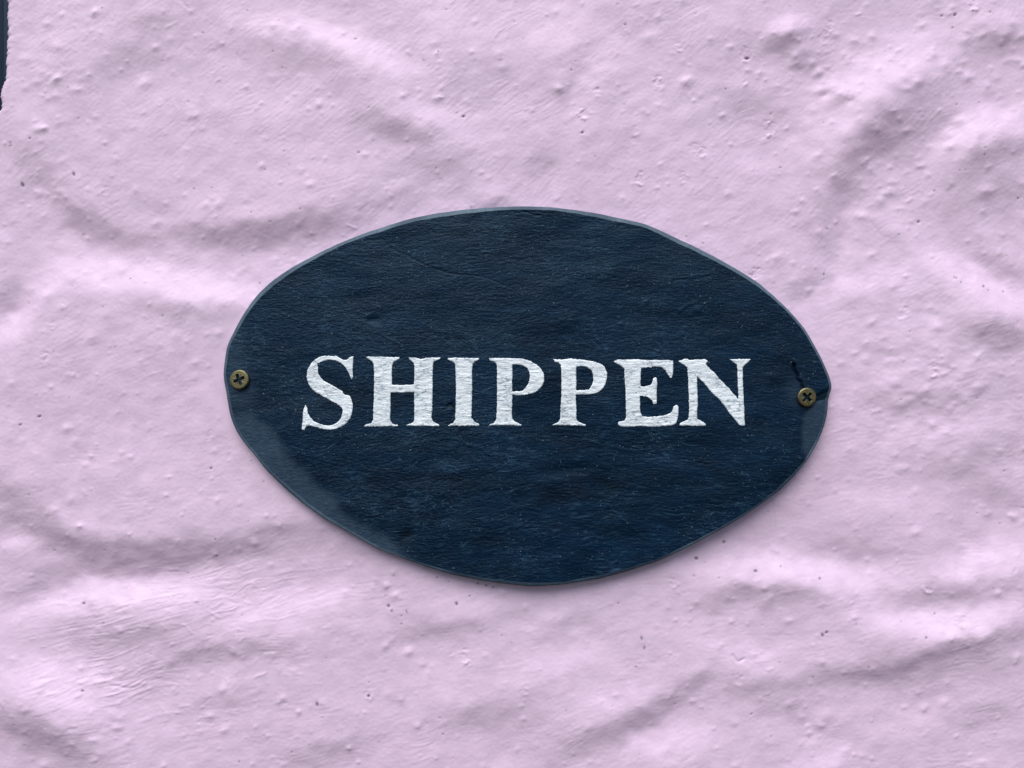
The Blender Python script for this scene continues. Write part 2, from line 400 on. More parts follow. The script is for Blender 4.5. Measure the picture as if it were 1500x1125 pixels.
def stamp(x, y, r, fn):
    j0, j1 = int((y - WY0 - r) / ST), int((y - WY0 + r) / ST) + 2
    i0, i1 = int((x - WX0 - r) / ST), int((x - WX0 + r) / ST) + 2
    j0, i0 = max(j0, 0), max(i0, 0); j1, i1 = min(j1, NY), min(i1, NX)
    if j1 <= j0 or i1 <= i0: return
    fn(slice(j0, j1), slice(i0, i1), GX[j0:j1, i0:i1] - x, GY[j0:j1, i0:i1] - y)

# grains of sand under the paint
def pimple(x, y, r, h, el=1.0, an=0.0):
    c, s = math.cos(an), math.sin(an)
    def f(J, I, X, Y):
        u = (X * c + Y * s) / el; v = -X * s + Y * c
        H[J, I] += h * np.exp(-.5 * ((u * u + v * v) / (r * r)) ** .85)
    stamp(x, y, r * 4.5 * el, f)
for k in range(2300):
    x, y = rng.uniform(WX0, WX1), rng.uniform(WY0, WY1)
    r = 1.25 + rng.exponential(.75); r = min(r, 3.7)
    pimple(x, y, r, r * rng.uniform(.08, .34) * rng.uniform(.6, 2.1), rng.uniform(1, 1.4), -rng.uniform(.1, .9))
for k in range(230):       # clustered patches of coarser grit on the right
    cx, cy, sx, sy = [(1330, 265, 60, 40), (1350, 560, 90, 60), (1180, 100, 60, 35), (60, 180, 30, 60), (160, 1040, 90, 50), (1400, 80, 70, 50)][k % 6]
    r = 1.7 + rng.exponential(.9); r = min(r, 4.8)
    pimple(rng.normal(cx, sx), rng.normal(cy, sy), r, r * rng.uniform(.2, .5), rng.uniform(1, 2), -rng.uniform(-.1, .6))
for (x, y, r, h) in [(1004,120,4.5,2.6),(820,131,3.6,2.2),(302,300,3.4,1.6),(210,121,6,2.4),(72,434,6,2.4),(120,770,3.2,1.7),(1338,125,4.5,2.2),
                     (1340,780,4.5,1.8),(1210,1050,6,1.8),(1190,1092,7,2.2),(1022,985,8,2.2),(323,488,4,2),(138,494,6,1.8),(1166,310,3,1.7),(1120,205,4,1.2),
                     (642,144,3.6,1.8),(591,143,2.6,1.6),(770,890,2.6,1.4),(1120,880,8,2.2),(345,585,4,1.5),(372,440,3.6,1.4),(260,492,5,1.2),(1382,1030,4.5,1.8),(1355,1036,4,1.5),
                     (1155,1032,4,1.4),(1240,1100,4,1.5),(1345,575,6,2),(1310,560,5,1.6),(1470,52,5,2),(1412,60,4,1.6),(1085,455,3,1.2),(730,80,5,1.6),(737,100,5,1.6),(950,55,5,1.4)]:
    pimple(x, y, r, h, 1.25, -.4)
pimple(1228, 140, 10, 6.2, 1.35, -.5); pimple(1210, 138, 4, -2.6, 1.4, -.6); pimple(1243, 150, 4, -1.6); pimple(1222, 127, 5, 2.0)
pimple(1180, 76, 7, 2.4, 1.6, -.4); pimple(1190, 92, 5, 2.2, 1.5, -.3); pimple(1157, 46, 9, 2.2)

# burst bubbles in the paint: broken rims round shallow pits
cj1 = fft_noise(NY, NX, 3.2, ST, seed=61); cj2 = fft_noise(NY, NX, 3.2, ST, seed=62)
def crater(x, y, r, k):
    arcs = [(rng.uniform(.55, 1.1), rng.uniform(0, 6.28), rng.uniform(.5, 1.2), rng.choice([-1, 1, 1]) * rng.uniform(.4, 1.0), rng.uniform(-.25, .25) * r, rng.uniform(-.25, .25) * r) for _ in range(4)]
    arcs.append((1.0, -1.5, rng.uniform(.7, 1.3), -.9, 0, 0)); arcs.append((.95, 1.6, rng.uniform(.6, 1.1), .8, 0, 0))
    def f(J, I, X, Y):
        X = X + cj1[J, I] * r * .16; Y = Y + cj2[J, I] * r * .16
        g = np.zeros_like(X)
        for (ra, a0, sp_, h, ox, oy) in arcs:
            a = np.arctan2(Y - oy, X - ox); rr = np.hypot(X - ox, Y - oy)
            da = np.abs((a - a0 + np.pi) % (2 * np.pi) - np.pi)
            g += h * np.exp(-((rr - ra * r) / 1.5) ** 2) * np.clip(1.2 - da / sp_, 0, 1)
        rr = np.hypot(X, Y) / r
        H[J, I] += k * (.8 * g - .45 * np.exp(-(rr / .7) ** 4))
    stamp(x, y, r * 1.9 + 3, f)
for (x, y, r) in [(875,138,5.5),(856,167,8),(853,195,3.5),(930,193,6.5),(928,206,5),(963,120,8),(995,70,6),(937,262,8.5),(1000,261,8),(1018,218,8),(1030,224,7),(1128,187,11),
                  (1093,82,10),(1210,55,8),(1218,38,7),(1243,142,5),(682,962,9),(769,1010,7),(540,1020,5.5),(71,526,8),(110,544,7),(1107,402,9),(1365,545,8),(1320,460,9),
                  (1359,861,7),(1406,907,10),(154,280,5.5),(987,855,6),(646,139,4.5),(645,268,5),(310,636,6),(335,670,5),(1427,8,9),(80,478,5),(153,415,5),(1080,995,8),(1105,845,6)]:
    crater(x, y, r, rng.uniform(.75, 1.25) * min(1.3, r / 6.5))
# little scratches and hairs
def scratch(x0, y0, x1, y1, h, w=1.1):
    L = math.hypot(x1 - x0, y1 - y0); ux, uy = (x1 - x0) / L, (y1 - y0) / L
    def f(J, I, X, Y):
        u = X * ux + Y * uy; v = -X * uy + Y * ux - 1.2 * np.sin(u / L * 4)
        H[J, I] += h * np.exp(-.5 * (v / w) ** 2) * np.clip(1 - (2 * u / L) ** 4, 0, 1)
    stamp((x0 + x1) / 2, (y0 + y1) / 2, L, f)
for s_ in [(250,145,262,164,.6),(345,78,352,88,-.7),(262,0,280,14,-.5),(445,205,450,222,-.7),(505,330,524,333,.9),(1070,958,1082,970,-1.6),(1082,970,1090,962,-1.6),
           (1483,470,1488,482,-.7),(116,770,124,768,.8),(160,1006,190,1007,-1),(93,445,101,448,-.8),(232,1035,240,1042,.7),(560,220,568,230,-.5),(1484,830,1485,838,-.9),
           (1256,22,1263,16,.9),(240,45,262,30,.5),(90,1010,70,1016,.9),(1300,350,1266,314,-.3)]:
    scratch(*s_)
for k in range(120):
    x, y = rng.normal(190, 130), rng.normal(960, 70)
    t = -rng.choice([.25, .35, .2, .9, -.7]) + rng.normal(0, .12); L = rng.uniform(6, 26)
    scratch(x, y, x + L * math.cos(t), y + L * math.sin(t), rng.uniform(-.55, .8), rng.uniform(.8, 1.3))

# dirt specks lodged in pinholes
DIRT = np.zeros((NY, NX))
def speck(x, y, r, el=1.0, an=0.0, a=1.0):
    c, s = math.cos(an), math.sin(an)
    def f(J, I, X, Y):
        u = (X * c + Y * s) / el; v = -X * s + Y * c
        g = np.exp(-((u * u + v * v) / (r * r)) ** 1.5)
        DIRT[J, I] = np.maximum(DIRT[J, I], a * g); H[J, I] -= 1.0 * r * g
    stamp(x, y, r * 3 * el + 3, f)
for (x, y, r, el, an) in [(46,204,1.6,1,0),(15,209,1.2,1,0),(16,213,1.2,1,0),(13,215,1.0,1,0),(31,270,2.2,1.8,-1.9),(108,255,1.8,2,1.3),(283,276,1.1,1,0),(310,275,1.1,1,0),(441,307,1.3,1,0),
        (569,888,2.0,1.2,1),(574,895,1.2,2,1.5),(588,902,1.1,1,0),(596,896,1.0,3,1.4),(669,884,1.9,1.6,1.3),(688,873,1.3,1,0),(1062,795,2.2,1,0),(1021,819,2.3,1.2,.4),(1106,836,1.8,1.4,.2),
        (1143,829,1.2,1,0),(1200,847,1.5,1.4,1.2),(1209,925,2.1,1,0),(1203,929,1.8,1.8,1.2),(1350,930,1.6,1,0),(1438,420,1.9,1,0),(1398,408,1.3,1,0),(1404,414,1.2,1,0),(1395,407,1.1,1,0),(1470,427,1.4,1,0),
        (1444,426,1.2,1,0),(1348,324,2.0,1,0),(1370,279,1.2,1,0),(1400,21,2.2,1,0),(1381,22,1.6,1,0),(1425,16,1.6,1,0),(1396,40,1.4,1,0),(1435,220,1.1,1,0),(1435,230,1.2,1,0),(1213,334,1.3,1,0),(1209,401,1.5,1,0),
        (465,1031,1.8,2.2,1.5),(473,1050,1.0,1,0),(120,885,1.7,1.8,0),(153,450,1.1,1,0),(171,508,1.1,1,0),(241,463,1.3,1,0),(379,414,1.3,1,0),(191,408,1.1,1,0),(310,686,1.7,1,0),(316,790,1.4,1,0),
        (588,914,1.3,1,0),(940,935,1.3,2.5,1.4),(944,949,1.2,3,1.6),(932,977,1.2,1,0),(906,884,1.3,1,0),(1269,975,1.2,1,0),(1190,991,1.2,1,0),(1368,898,1.2,1,0),(916,36,1.5,1,0),(679,171,1.9,1.4,0),(669,166,1.3,1,0),
        (642,77,1.3,1,0),(526,224,1.5,1,0),(837,103,1.4,1,0),(297,48,1.2,1,0),(150,12,1.2,1,0),(400,76,1.2,1,0),(853,195,2.0,1,0),(1094,86,2.2,1.8,0),(540,1020,2.2,1,0),(1450,18,1.3,1,0),(1492,290,1.4,1,0),(1130,166,1.2,1,0),
        (1144,245,1.2,1,0),(350,925,1.0,1,0),(700,855,1.5,1,0),(712,858,1.6,1,0),(722,861,1.5,1,0),(640,846,1.2,1,0),(1005,792,1.2,1,0),(1318,585,1.0,1,0),(32,622,1.4,1.6,-.4),(60,610,1.6,2,-.4),(122,1011,1.6,1.6,.3)]:
    speck(x, y, r * .92, el, an, .9)
for k in range(230):
    speck(rng.uniform(0, WX1), rng.uniform(WY0, WY1), rng.uniform(.55, 1.15), rng.uniform(1, 1.6), rng.uniform(0, 3), rng.uniform(.35, .85))

# the wall lies just behind the slate where the slate is fixed
SIGN_BACK = .0012                                   # metres in front of the wall's plane
poly_small = outer[::10]
mask = in_poly([tuple(p) for p in poly_small], GX, GY).astype(float)
soft = np.clip(blur(mask, 9), 0, 1)
lim = SIGN_BACK / P - 1.5
over = np.maximum(H - lim, 0)
H -= over * np.clip(soft * 2.4, 0, 1)

# mesh columns: reveal at the left corner, fine field, then a coarser field outside the picture
def edge_x(y):
    return np.interp(y, [-900,-60,0,40,80,100,115,124,132,140,150,156,162,170,200,400,700,1125,1185,2100],
                     [5.5,5,5.5,5,4.5,3.5,2.5,-.5,-3,-4,-2,-.5,-5,-16,-22,-24,-22,-24,-24,-24])
grow = np.cumsum(np.geomspace(2.5, 90, 42))
ucols = np.r_[np.arange(0, 1575, ST), 1575 + grow]
rows = np.r_[(WY0 - grow)[::-1], gy, gy[-1] + grow]
U, Y = np.meshgrid(ucols, rows)
E = edge_x(Y) + 1.0 * np.interp(Y, gy, fft_noise(1, NY, 4, ST, seed=41)[0]) * np.interp(Y, [-60, 165, 200], [.5, 1, .3])
X = U + E
Hh = sample(H, (X - WX0) / ST, (Y - WY0) / ST)
Dd = sample(DIRT, (X - WX0) / ST, (Y - WY0) / ST)
RC = 13 + 2 * np.sin(Y / 37.0)
q = np.clip(RC - U, 0, None)
Hh = Hh - (RC - np.sqrt(np.maximum(RC ** 2 - q ** 2, 0)))
nrev = 26
dep = np.linspace(0, 330, nrev + 1)[1:][::-1]
Yr = np.repeat(rows[:, None], nrev, 1)
Xr = E[:, :1] + .05 * dep[None, :] + 1.2 * sample(H, dep[None, :] / ST + 300, (Yr - WY0) / ST) * np.clip(dep / 60, 0, 1)[None, :] * .4
Hr = Hh[:, :1] - dep[None, :]
Xa = np.c_[Xr, X]; Ya = np.c_[Yr, Y]; Ha = np.c_[Hr, Hh]; Da = np.c_[np.zeros_like(Xr), Dd]
wxx = (Xa - 750) * P; wzz = (562.5 - Ya) * P + ZC; wyy = -Ha * P
co = np.stack([wxx, wyy, wzz], -1).reshape(-1, 3)
wf = grid_faces(*Xa.shape)[:, ::-1]
wall = mesh_obj('wall', co, wf, M_WALL, attrs={'dirt_shade': Da})
wall['kind'] = 'structure'
wall['label'] = 'thickly painted lilac pink rough plaster wall behind the slate sign'

# ------------------------------------------------------------------ dark blue painted timber frame beyond the wall's corner
def slab(name, x0, x1, h0, h1, parent, chamfer=4, mat=None):
    """upright board in pixels across, heights h in px before (+) or behind (-) the wall's plane"""
    prof = [(x0, h0), (x0, h1 - chamfer), (x0 + chamfer, h1), (x1 - chamfer, h1), (x1, h1 - chamfer), (x1, h0)]
    ys = np.linspace(-760, 1950, 30)
    v = []; f = []
    for y in ys:
        for (x, h) in prof: v.append(((x - 750) * P, -h * P, (562.5 - y) * P + ZC))
    n = len(prof)
    for j in range(len(ys) - 1):
        for i in range(n):
            f.append((j * n + i, (j + 1) * n + i, (j + 1) * n + (i + 1) % n, j * n + (i + 1) % n))
    f.append(tuple(range(n))); f.append(tuple(range((len(ys) - 1) * n, len(ys) * n))[::-1])
    return mesh_obj(name, v, f, mat or M_FRAME, parent, smooth=False)
fr = bpy.data.objects.new('timber_frame', None); scene.collection.objects.link(fr)
fr['label'] = 'dark blue painted timber frame beside the broken corner of the pink wall'; fr['category'] = 'frame'
slab('stile', -17.5, 60, -150, -32, fr)
slab('panel', -420, -17.1, -150, -60, fr, mat=M_PANEL)

# ------------------------------------------------------------------ the slate: relief shared by slab and lettering
SX0, SY0, SW, SH = 300, 280, 950, 600
sx, sy = np.meshgrid(np.arange(SW) + SX0, np.arange(SH) + SY0)
B = np.zeros((SH, SW))
sang = 4 * fft_noise(SH, SW, 60, seed=51) - 20 * np.clip((sx - 820) / 300, 0, 1) + 6
sth = np.radians(-sang).astype(np.float32)
g1 = lic(fft_noise(SH, SW, .8, seed=52).astype(np.float32), sth, 7)
g2 = lic(fft_noise(SH, SW, 2.0, seed=53).astype(np.float32), sth + .2 * fft_noise(SH, SW, 14, seed=54).astype(np.float32), 11)
g3 = fft_noise(SH, SW, 11, aniso=2.6, ang=4, seed=55)
terr = fft_noise(SH, SW, 20, aniso=2.2, ang=3, seed=56) * 2.2 + .25 * g2
fl = np.floor(terr); frc = terr - fl
terr = fl + np.clip((frc - .46) / .08, 0, 1)          # riven: flat beds with small steps between
refl_poly = [(334,606),(367,597),(397,623),(417,657),(443,687),(487,727),(513,757),(577,793),(592,812),(640,842),(600,828),(553,810),(513,790),(467,764),(423,730),(380,690),(345,640)]
chip_poly = [(1176,612),(1186,600),(1192,590),(1206,582),(1218,577),(1222,600),(1215,640),(1196,668),(1182,678),(1174,650)]
jit = fft_noise(SH, SW, 5, seed=57)
def soft_poly(p, s, wob):
    return np.clip(blur(in_poly(p, sx + wob * jit, sy + wob * .7 * g3).astype(float), s), 0, 1)
sc1 = soft_poly(refl_poly, 4.5, 3.5)
sc2 = soft_poly(chip_poly, 2.6, 2.2)
sc3 = soft_poly([(326,600),(324,545),(336,490),(352,470),(356,505),(364,545),(372,600)], 6, 3) * .45
sc4 = soft_poly([(1150,560),(1172,548),(1180,560),(1166,600),(1152,590)], 5, 2) * .3
SC = np.clip(np.maximum.reduce([sc1 * .78, sc2 * .62, sc3, sc4]), 0, 1)  # reflected pale margins and the chip's ledge, put into the colour
calm = 1 - .8 * np.clip(sc1 + sc2, 0, 1)
B = (.10 * g1 + .05 * g2 + .015 * g3) * calm + .15 * terr * calm + .8 * fft_noise(SH, SW, 70, seed=58)
B -= sc1 * 2.2 + sc2 * 3.4
def sgauss(x, y, a, b_, an, h):
    global B
    t = math.radians(-an)
    u = (sx - x) * math.cos(t) + (sy - y) * math.sin(t); v = -(sx - x) * math.sin(t) + (sy - y) * math.cos(t)
    B = B + h * np.exp(-.5 * (u / a) ** 2 - .5 * (v / b_) ** 2)
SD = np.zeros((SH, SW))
# near-black unlit patches below the lettering, their shade put into the colour
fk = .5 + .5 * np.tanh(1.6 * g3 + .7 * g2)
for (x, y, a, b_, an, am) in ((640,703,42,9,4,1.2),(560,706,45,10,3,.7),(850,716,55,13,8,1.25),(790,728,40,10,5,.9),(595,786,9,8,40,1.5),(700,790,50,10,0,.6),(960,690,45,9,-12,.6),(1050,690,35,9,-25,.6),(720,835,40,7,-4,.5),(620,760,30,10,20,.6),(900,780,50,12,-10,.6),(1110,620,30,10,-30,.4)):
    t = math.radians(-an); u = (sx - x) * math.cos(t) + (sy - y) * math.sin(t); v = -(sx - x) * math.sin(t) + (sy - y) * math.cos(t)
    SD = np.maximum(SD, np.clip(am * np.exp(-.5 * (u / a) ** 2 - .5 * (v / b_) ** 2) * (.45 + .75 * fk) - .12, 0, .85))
def sline(pts, w, h, dirt_shade=0., wob=.8):
    """a groove (h<0) or ridge along a polyline in pixels"""
    global B, SD
    p = np.array(pts, float); d = np.full((SH, SW), 1e9)
    xx = sx + wob * jit; yy = sy + wob * g3
    for (x0, y0), (x1, y1) in zip(p[:-1], p[1:]):
        dx, dy = x1 - x0, y1 - y0
        t = np.clip(((xx - x0) * dx + (yy - y0) * dy) / (dx * dx + dy * dy), 0, 1)
        d = np.minimum(d, np.hypot(xx - x0 - t * dx, yy - y0 - t * dy))
    g = np.exp(-.5 * (d / w) ** 2)
    B = B + h * g; SD = np.maximum(SD, dirt_shade * np.exp(-.5 * (d / (w * .9)) ** 2))  # the groove's shade is also put into the colour
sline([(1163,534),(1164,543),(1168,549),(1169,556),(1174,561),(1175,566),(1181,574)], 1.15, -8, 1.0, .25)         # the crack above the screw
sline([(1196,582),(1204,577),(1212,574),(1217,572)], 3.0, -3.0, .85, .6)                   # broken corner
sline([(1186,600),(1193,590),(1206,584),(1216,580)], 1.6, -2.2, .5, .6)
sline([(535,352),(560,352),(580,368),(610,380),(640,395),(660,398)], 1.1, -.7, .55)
sline([(660,398),(700,405),(740,418)], 1.0, -.6)
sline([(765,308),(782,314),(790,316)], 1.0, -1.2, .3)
sgauss(548, 469, 7, 4, 0, -3.0); sgauss(541, 463, 4, 2, 0, 1.2); sgauss(375, 507, 6, 3, 0, -1.5)
sline([(995,456),(1004,448),(1022,442)], 1.4, .8); sline([(1012,466),(1026,464)], 1.8, -.8)
sline([(985,411),(1010,409),(1040,405)], 1.1, -.6, .3); sgauss(1022, 454, 4, 3, 0, 1.6)
sgauss(947, 442, 3, 3, 0, 1.8); sgauss(910, 474, 3, 2, 0, 1.4)
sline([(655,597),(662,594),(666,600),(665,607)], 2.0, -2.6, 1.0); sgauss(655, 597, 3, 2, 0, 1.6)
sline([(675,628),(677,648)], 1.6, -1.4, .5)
sgauss(640, 700, 36, 7, 5, -1.0); sgauss(850, 716, 40, 9, 6, -1.1); sgauss(595, 786, 8, 6, 40, -2.4)
sgauss(830, 690, 30, 6, 5, -1.8); sgauss(720, 640, 60, 9, -4, .6); sgauss(1110, 640, 40, 16, -30, 1)
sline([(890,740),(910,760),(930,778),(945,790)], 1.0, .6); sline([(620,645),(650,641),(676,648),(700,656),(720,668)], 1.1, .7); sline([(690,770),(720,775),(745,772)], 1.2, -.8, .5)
sline([(1095,500),(1115,520),(1135,548)], .9, -.7); sline([(960,528),(985,545)], .8, .6); sline([(1006,606),(1030,630)], .8, -.5)
sline([(690,560),(730,552),(780,560)], 1.0, .5); sline([(560,490),(585,505),(592,515)], 1.0, .8); sline([(400,455),(440,470)], .9, .7)
# cool pale veins along the cleavage, most of them low on the slab
VE = np.clip(g2 - 1.2, 0, 1) * np.clip(.35 + .5 * fft_noise(SH, SW, 26, seed=59), 0, 1) * np.clip((sy - 430) / 250, .15, 1)
VE = np.clip(VE * .55 * calm, 0, .55)
B *= P * .70                                           # to metres
SIGN_FRONT = .0054

def slate_h(x, y):
    return SIGN_FRONT + sample(B, np.asarray(x) - SX0, np.asarray(y) - SY0)

sign = bpy.data.objects.new('slate_house_sign', None); scene.collection.objects.link(sign)
sign['label'] = 'oval dark navy slate house sign lettered SHIPPEN, screwed to the pink wall'; sign['category'] = 'sign'

# front face: rings of the outline drawn in towards the middle
NR = 220
rr = 1 - (np.arange(NR) / NR) ** 1.2
PX = C0[0] + (inner[:, 0][None, :] - C0[0]) * rr[:, None]; PY = C0[1] + (inner[:, 1][None, :] - C0[1]) * rr[:, None]
PX = np.r_[PX.ravel(), C0[0]]; PY = np.r_[PY.ravel(), C0[1]]
hh = slate_h(PX, PY)
k_ = P * (D - SIGN_FRONT) / D
co = np.stack([(PX - 750) * k_, -hh, (562.5 - PY) * k_ + ZC], -1)
fq = grid_faces(NR, NA, wrap=True)
cen = NR * NA; last = (NR - 1) * NA
tri = np.array([[last + i, last + (i + 1) % NA, cen] for i in range(NA)])
faces = [tuple(a) for a in fq[:, :].tolist()] + [tuple(a) for a in tri.tolist()]
u_, v_ = PX - SX0, PY - SY0
face_o = mesh_obj('slate_face', co, faces, M_SLATE, sign, attrs={'pale_refl': sample(SC, u_, v_), 'vein': sample(VE, u_, v_), 'dirt_shade': sample(SD, u_, v_)})

# sawn, bevelled rim, side and back
ring_in = co[:NA]
chat = np.sin(np.arange(NA) * 2 * math.pi / 2.6) * .3 * np.clip((outer[:, 1] - 600) / 200, 0, 1)
prof = [(0.0, 0.0), (.45, .35), (.85, 1.15), (1.0, 1.9), (1.0, 2.9)]      # outward fraction, mm down
V = []
for j, (f_, dn) in enumerate(prof):
    rx = inner[:, 0] * (1 - f_) + outer[:, 0] * f_; ry = inner[:, 1] * (1 - f_) + outer[:, 1] * f_
    h = hh[:NA] * (1 - f_) + (SIGN_FRONT - .0002) * f_ - dn / 1000 * (.8 + .12 * per2) * (1 - .6 * np.clip((outer[:, 1] - 560) / 200, 0, 1) * (j < 3)) + (chat + .2 * per) * P * .45 * (0 < j < 4)
    if j == 0: h = hh[:NA]
    V.append(np.stack([(rx - 750) * k_, -h, (562.5 - ry) * k_ + ZC], -1))
V.append(np.stack([(outer[:, 0] - 750) * k_, np.full(NA, -SIGN_BACK), (562.5 - outer[:, 1]) * k_ + ZC], -1))
nv = len(V)
co2 = np.concatenate(V + [np.array([[(C0[0] - 750) * k_, -SIGN_BACK, (562.5 - C0[1]) * k_ + ZC]])])
fe = grid_faces(nv, NA, wrap=True)[:, ::-1].tolist()
fe += [[(nv - 1) * NA + i, nv * NA, (nv - 1) * NA + (i + 1) % NA] for i in range(NA)]
rim = mesh_obj('cut_edge', co2, [tuple(a) for a in fe], M_EDGE, sign)
rim['label'] = 'pale blue grey sawn and bevelled rim of the slate'

# ------------------------------------------------------------------ hand-painted letters (outlines in enlarged-crop coordinates)
LET = {
'S': (420, [[(612,138),(608,200),(604,260),(608,325),(598,350),(580,325),(568,290),(550,255),(525,222),(495,195),(455,178),(410,170),(370,172),(330,183),(300,198),(278,212),(288,235),(284,265),(288,300),(305,330),(335,360),(380,385),(430,412),(480,440),(515,462),(512,475),(530,490),(565,492),(588,520),(603,560),(607,600),(602,650),(585,700),(555,745),(515,775),(465,798),(410,812),(350,806),(300,796),(250,782),(205,768),(180,780),(165,812),(143,812),(145,760),(150,690),(155,620),(172,582),(188,615),(195,660),(215,695),(250,730),(300,755),(350,770),(395,772),(440,758),(475,735),(500,705),(512,670),(515,630),(500,605),(470,580),(420,553),(360,522),(300,487),(250,455),(215,420),(192,375),(182,330),(186,280),(200,240),(225,200),(262,165),(305,140),(350,132),(410,135),(460,137),(480,150),(520,172),(548,172),(575,150)]]),
'H': (420, [[(720,140),(800,142),(880,142),(960,145),(1037,145),(1030,162),(1000,175),(975,190),(965,215),(963,300),(962,400),(1060,400),(1165,398),(1170,300),(1168,210),(1150,185),(1125,170),(1115,150),(1180,150),(1235,165),(1270,152),(1340,150),(1412,148),(1395,168),(1355,180),(1338,200),(1335,300),(1334,450),(1332,600),(1325,700),(1340,735),(1370,752),(1400,768),(1395,776),(1300,774),(1200,775),(1095,773),(1110,762),(1150,748),(1168,725),(1168,600),(1168,466),(1060,468),(950,468),(950,600),(948,730),(970,755),(1020,768),(1018,778),(900,778),(820,782),(705,778),(725,765),(775,748),(792,720),(795,600),(800,450),(800,300),(798,210),(785,180),(750,165)]]),
'I': (640, [[(100,155),(160,150),(250,152),(390,155),(385,170),(345,188),(326,210),(322,300),(322,450),(318,600),(315,700),(340,735),(390,762),(388,772),(250,775),(95,773),(110,762),(150,745),(168,715),(172,600),(175,450),(172,330),(165,200),(135,180),(105,170)]]),
'P': (640, [[(475,155),(560,152),(640,155),(720,155),(790,162),(850,178),(905,208),(950,248),(975,290),(982,330),(975,380),(950,425),(915,460),(860,480),(800,492),(740,495),(688,490),(688,600),(688,705),(710,735),(745,752),(778,765),(770,772),(620,770),(470,770),(485,760),(525,745),(545,715),(550,600),(552,450),(550,300),(550,210),(530,190),(490,178)],
            [(690,215),(740,212),(790,222),(825,245),(845,280),(850,320),(845,365),(830,400),(805,435),(780,455),(740,457),(690,460)]]),
'P2': (640, [[(1062,165),(1140,168),(1230,160),(1300,168),(1380,175),(1450,188),(1500,206),(1532,232),(1555,280),(1560,330),(1545,388),(1520,430),(1485,462),(1440,480),(1370,486),(1270,488),(1275,600),(1278,715),(1300,740),(1340,755),(1364,766),(1350,774),(1200,770),(1050,770),(1070,758),(1110,742),(1128,715),(1135,600),(1140,450),(1140,300),(1135,215),(1110,195),(1080,188)],
             [(1275,235),(1330,228),(1380,240),(1415,270),(1432,310),(1432,360),(1420,400),(1395,440),(1350,448),(1275,446)]]),
'E': (880, [[(122,182),(160,168),(250,168),(330,164),(400,172),(500,172),(600,172),(662,178),(663,220),(660,290),(650,335),(635,338),(615,305),(590,265),(560,240),(520,235),(440,238),(368,245),(365,300),(362,408),(400,412),(440,408),(468,390),(475,345),(492,328),(512,335),(515,380),(512,450),(514,520),(510,575),(480,580),(472,545),(440,520),(410,505),(358,500),(360,560),(362,640),(378,685),(420,692),(500,690),(580,680),(630,660),(655,640),(668,595),(690,582),(710,590),(710,650),(705,710),(690,750),(650,772),(560,780),(450,782),(330,778),(200,782),(158,770),(155,745),(175,732),(220,725),(232,690),(230,600),(225,450),(220,350),(215,255),(200,235),(165,212),(128,195)]]),
'N': (880, [[(712,178),(740,172),(775,160),(820,172),(900,165),(965,165),(978,180),(965,200),(960,212),(1000,250),(1050,300),(1090,350),(1130,385),(1170,430),(1220,485),(1262,535),(1258,450),(1255,350),(1252,220),(1235,205),(1205,185),(1180,165),(1250,165),(1310,162),(1375,165),(1350,190),(1315,220),(1300,240),(1300,350),(1305,450),(1312,600),(1315,720),(1320,770),(1270,772),(1230,720),(1180,660),(1140,600),(1100,550),(1050,500),(1000,450),(950,385),(905,345),(882,325),(885,420),(888,570),(880,650),(882,710),(920,730),(960,755),(965,772),(850,775),(725,773),(722,755),(745,740),(790,722),(805,700),(810,600),(805,450),(798,300),(792,240),(765,215),(730,200)]]),
}
PAINT = .00011
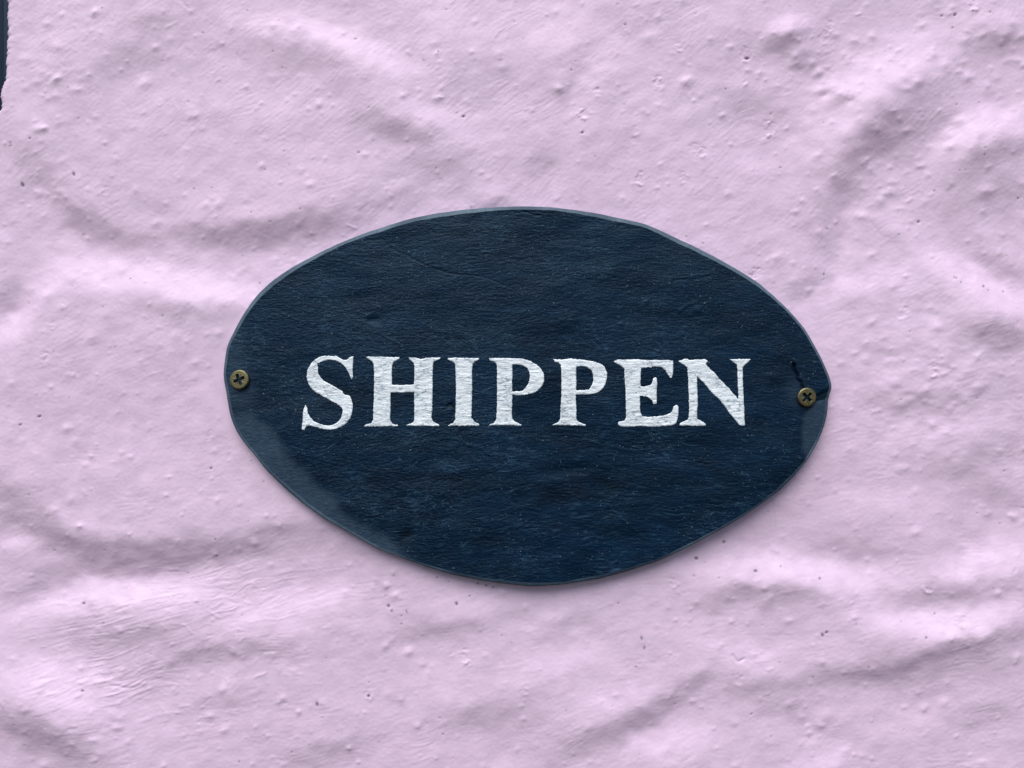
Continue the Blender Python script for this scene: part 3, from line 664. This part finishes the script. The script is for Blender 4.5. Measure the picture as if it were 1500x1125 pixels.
def letter(key, spec):
    ox, loops = spec
    pts, edges, polys = [], [], []
    for lp in loops:
        p = [(ox + x / 6.25, 500 + y / 6.25) for x, y in lp]
        n = int(sum(math.dist(p[i], p[(i + 1) % len(p)]) for i in range(len(p))) / .8)
        q = circ_smooth(resample(p, n), .7)
        w = circ_smooth(rng.standard_normal((n, 2)), 1.1) * .42 + circ_smooth(rng.standard_normal((n, 2)), 5) * .30
        q = q + w
        polys.append(q); b0 = len(pts)
        pts += [tuple(a) for a in q]; edges += [(b0 + i, b0 + (i + 1) % n) for i in range(n)]
    nb = len(pts)
    bx0, by0 = polys[0].min(0); bx1, by1 = polys[0].max(0)
    ix, iy = np.meshgrid(np.arange(bx0, bx1, 1.1), np.arange(by0, by1, 1.1))
    ix = ix + rng.uniform(-.2, .2, ix.shape); iy = iy + rng.uniform(-.2, .2, iy.shape)
    ins = in_poly([tuple(a) for a in polys[0]], ix, iy)
    for h in polys[1:]: ins &= ~in_poly([tuple(a) for a in h], ix, iy)
    c = np.stack([ix[ins], iy[ins]], 1)
    bp = np.array(pts)
    d = np.sqrt(((c[:, None, :] - bp[None, ::2, :]) ** 2).sum(-1)).min(1)
    c = c[d > .7]
    allp = [Vector(a) for a in pts] + [Vector(a) for a in c.tolist()]
    v, e, f, *_ = delaunay_2d_cdt(allp, edges, [], 0, 1e-6)
    v = np.array([(a.x, a.y) for a in v])
    keep = []
    cc = np.array([v[list(t)].mean(0) for t in f])
    ok = in_poly([tuple(a) for a in polys[0]], cc[:, 0], cc[:, 1])
    for h in polys[1:]: ok &= ~in_poly([tuple(a) for a in h], cc[:, 0], cc[:, 1])
    f = [t for t, o in zip(f, ok) if o]
    dist = np.sqrt(((v[:, None, :] - bp[None, :, :]) ** 2).sum(-1)).min(1)
    edge = np.clip(dist / 1.3, 0, 1)
    top = slate_h(v[:, 0], v[:, 1]) + PAINT * (.45 + .55 * edge) \
        + .00005 * np.exp(-((dist - 1.6) / 1.0) ** 2) + .00003 * rng.standard_normal(len(v)) * edge
    n = len(v)
    W = np.stack([(v[:, 0] - 750) * k_, -top, (562.5 - v[:, 1]) * k_ + ZC], -1)
    # skirt: the paint's edge goes down into the stone
    cnt = {}
    for t in f:
        for a, b in zip(t, t[1:] + t[:1]): cnt[(a, b)] = 1
    bd = [(a, b) for (a, b) in cnt if (b, a) not in cnt]
    used = sorted({a for ab in bd for a in ab}); mp = {a: n + i for i, a in enumerate(used)}
    W2 = W[used].copy(); W2[:, 1] += PAINT + .0004
    fs = []
    for t in f:
        a, b, c_ = [v[i] for i in t[:3]]
        s = (b[0] - a[0]) * (c_[1] - a[1]) - (b[1] - a[1]) * (c_[0] - a[0])
        fs.append(tuple(t) if s < 0 else tuple(t)[::-1])
    fs += [(a, b, mp[b], mp[a]) for a, b in bd]
    return mesh_obj('letter', np.r_[W, W2], fs, M_LETTER, sign)
for key, spec in LET.items():
    o = letter(key, spec)
    o['label'] = 'silver white hand painted letter ' + key[0]

# ------------------------------------------------------------------ screws
def screw(px, py, rpx, rot, tilt, lift, label, seed):
    r_ = np.random.default_rng(seed)
    root = bpy.data.objects.new('screw', None); scene.collection.objects.link(root)
    root['label'] = label; root['category'] = 'screw'; root['group'] = 'screws holding the slate sign'
    h0 = float(slate_h(px, py)) + lift
    x, y, z = px2w(px, py, h0)
    root.location = (float(x), float(y), float(z)); root.rotation_euler = tilt
    Rm = rpx * k_
    na, nr = 200, 70
    a = np.linspace(0, 2 * math.pi, na, endpoint=False); t = np.linspace(0, 1, nr)
    A, T = np.meshgrid(a, t)
    X = T * np.cos(A); Z = T * np.sin(A)
    # flat top with rounded rim; cross recess with four sloping wings and a pit; fine radial ticks between the wings
    hgt = .00012 * (1 - T ** 2) - .00034 * np.clip((T - .86) / .14, 0, 1) ** 2
    c, s = math.cos(rot), math.sin(rot)
    u = X * c + Z * s; v = -X * s + Z * c
    def wing(p, q_): return np.clip((.60 - np.abs(p)) / .07, 0, 1) * np.clip((.165 - np.abs(q_)) / .05, 0, 1)
    wg = np.maximum(wing(u, v), wing(v, u)); pit = np.clip((.24 - np.hypot(u, v)) / .08, 0, 1)
    hgt = hgt - .0034 * np.maximum(wg * np.clip(1.25 - T * .9, .3, 1.1), pit)
    d1 = np.abs(u - v) / 1.414; d2 = np.abs(u + v) / 1.414
    tick = np.clip(1 - np.minimum(d1, d2) / .035, 0, 1) * ((T > .30) & (T < .66))
    hgt = hgt - .00016 * tick
    hgt = hgt + .00004 * np.exp(-((wg - .35) / .2) ** 2)
    hgt = hgt + r_.standard_normal(hgt.shape) * .000004
    V = np.stack([X * Rm, -hgt, Z * Rm], -1).reshape(-1, 3)
    f = grid_faces(nr, na, wrap=True)
    # side of the head, then the countersunk cone into the slate
    ring = []
    for (k, dn) in ((1.0, .00065), (.97, .0010), (.55, .0030)):
        ring.append(np.stack([np.cos(a) * Rm * k, np.full(na, dn), np.sin(a) * Rm * k], -1))
    V2 = np.concatenate([V] + ring)
    f2 = grid_faces(nr + 3, na, wrap=True)
    mesh_obj('head', V2, f2, M_BRASS, root)
    sv = []
    for dn in (.0029, .0120):
        sv.append(np.stack([np.cos(a[::8]) * Rm * .45, np.full(25, dn), np.sin(a[::8]) * Rm * .45], -1))
    mesh_obj('shank', np.concatenate(sv), grid_faces(2, 25, wrap=True), M_BRASS, root)
    return root
screw(350, 556, 14.4, R(23), (R(-3), 0, R(-5)), .0013, 'brass coloured cross-head screw in the uncracked end of the slate, beside the letter S', 5)
screw(1182.5, 582, 13.9, R(45), (R(2), 0, R(3)), .0011, 'brass coloured cross-head screw under the crack in the slate, beside the letter N', 6)
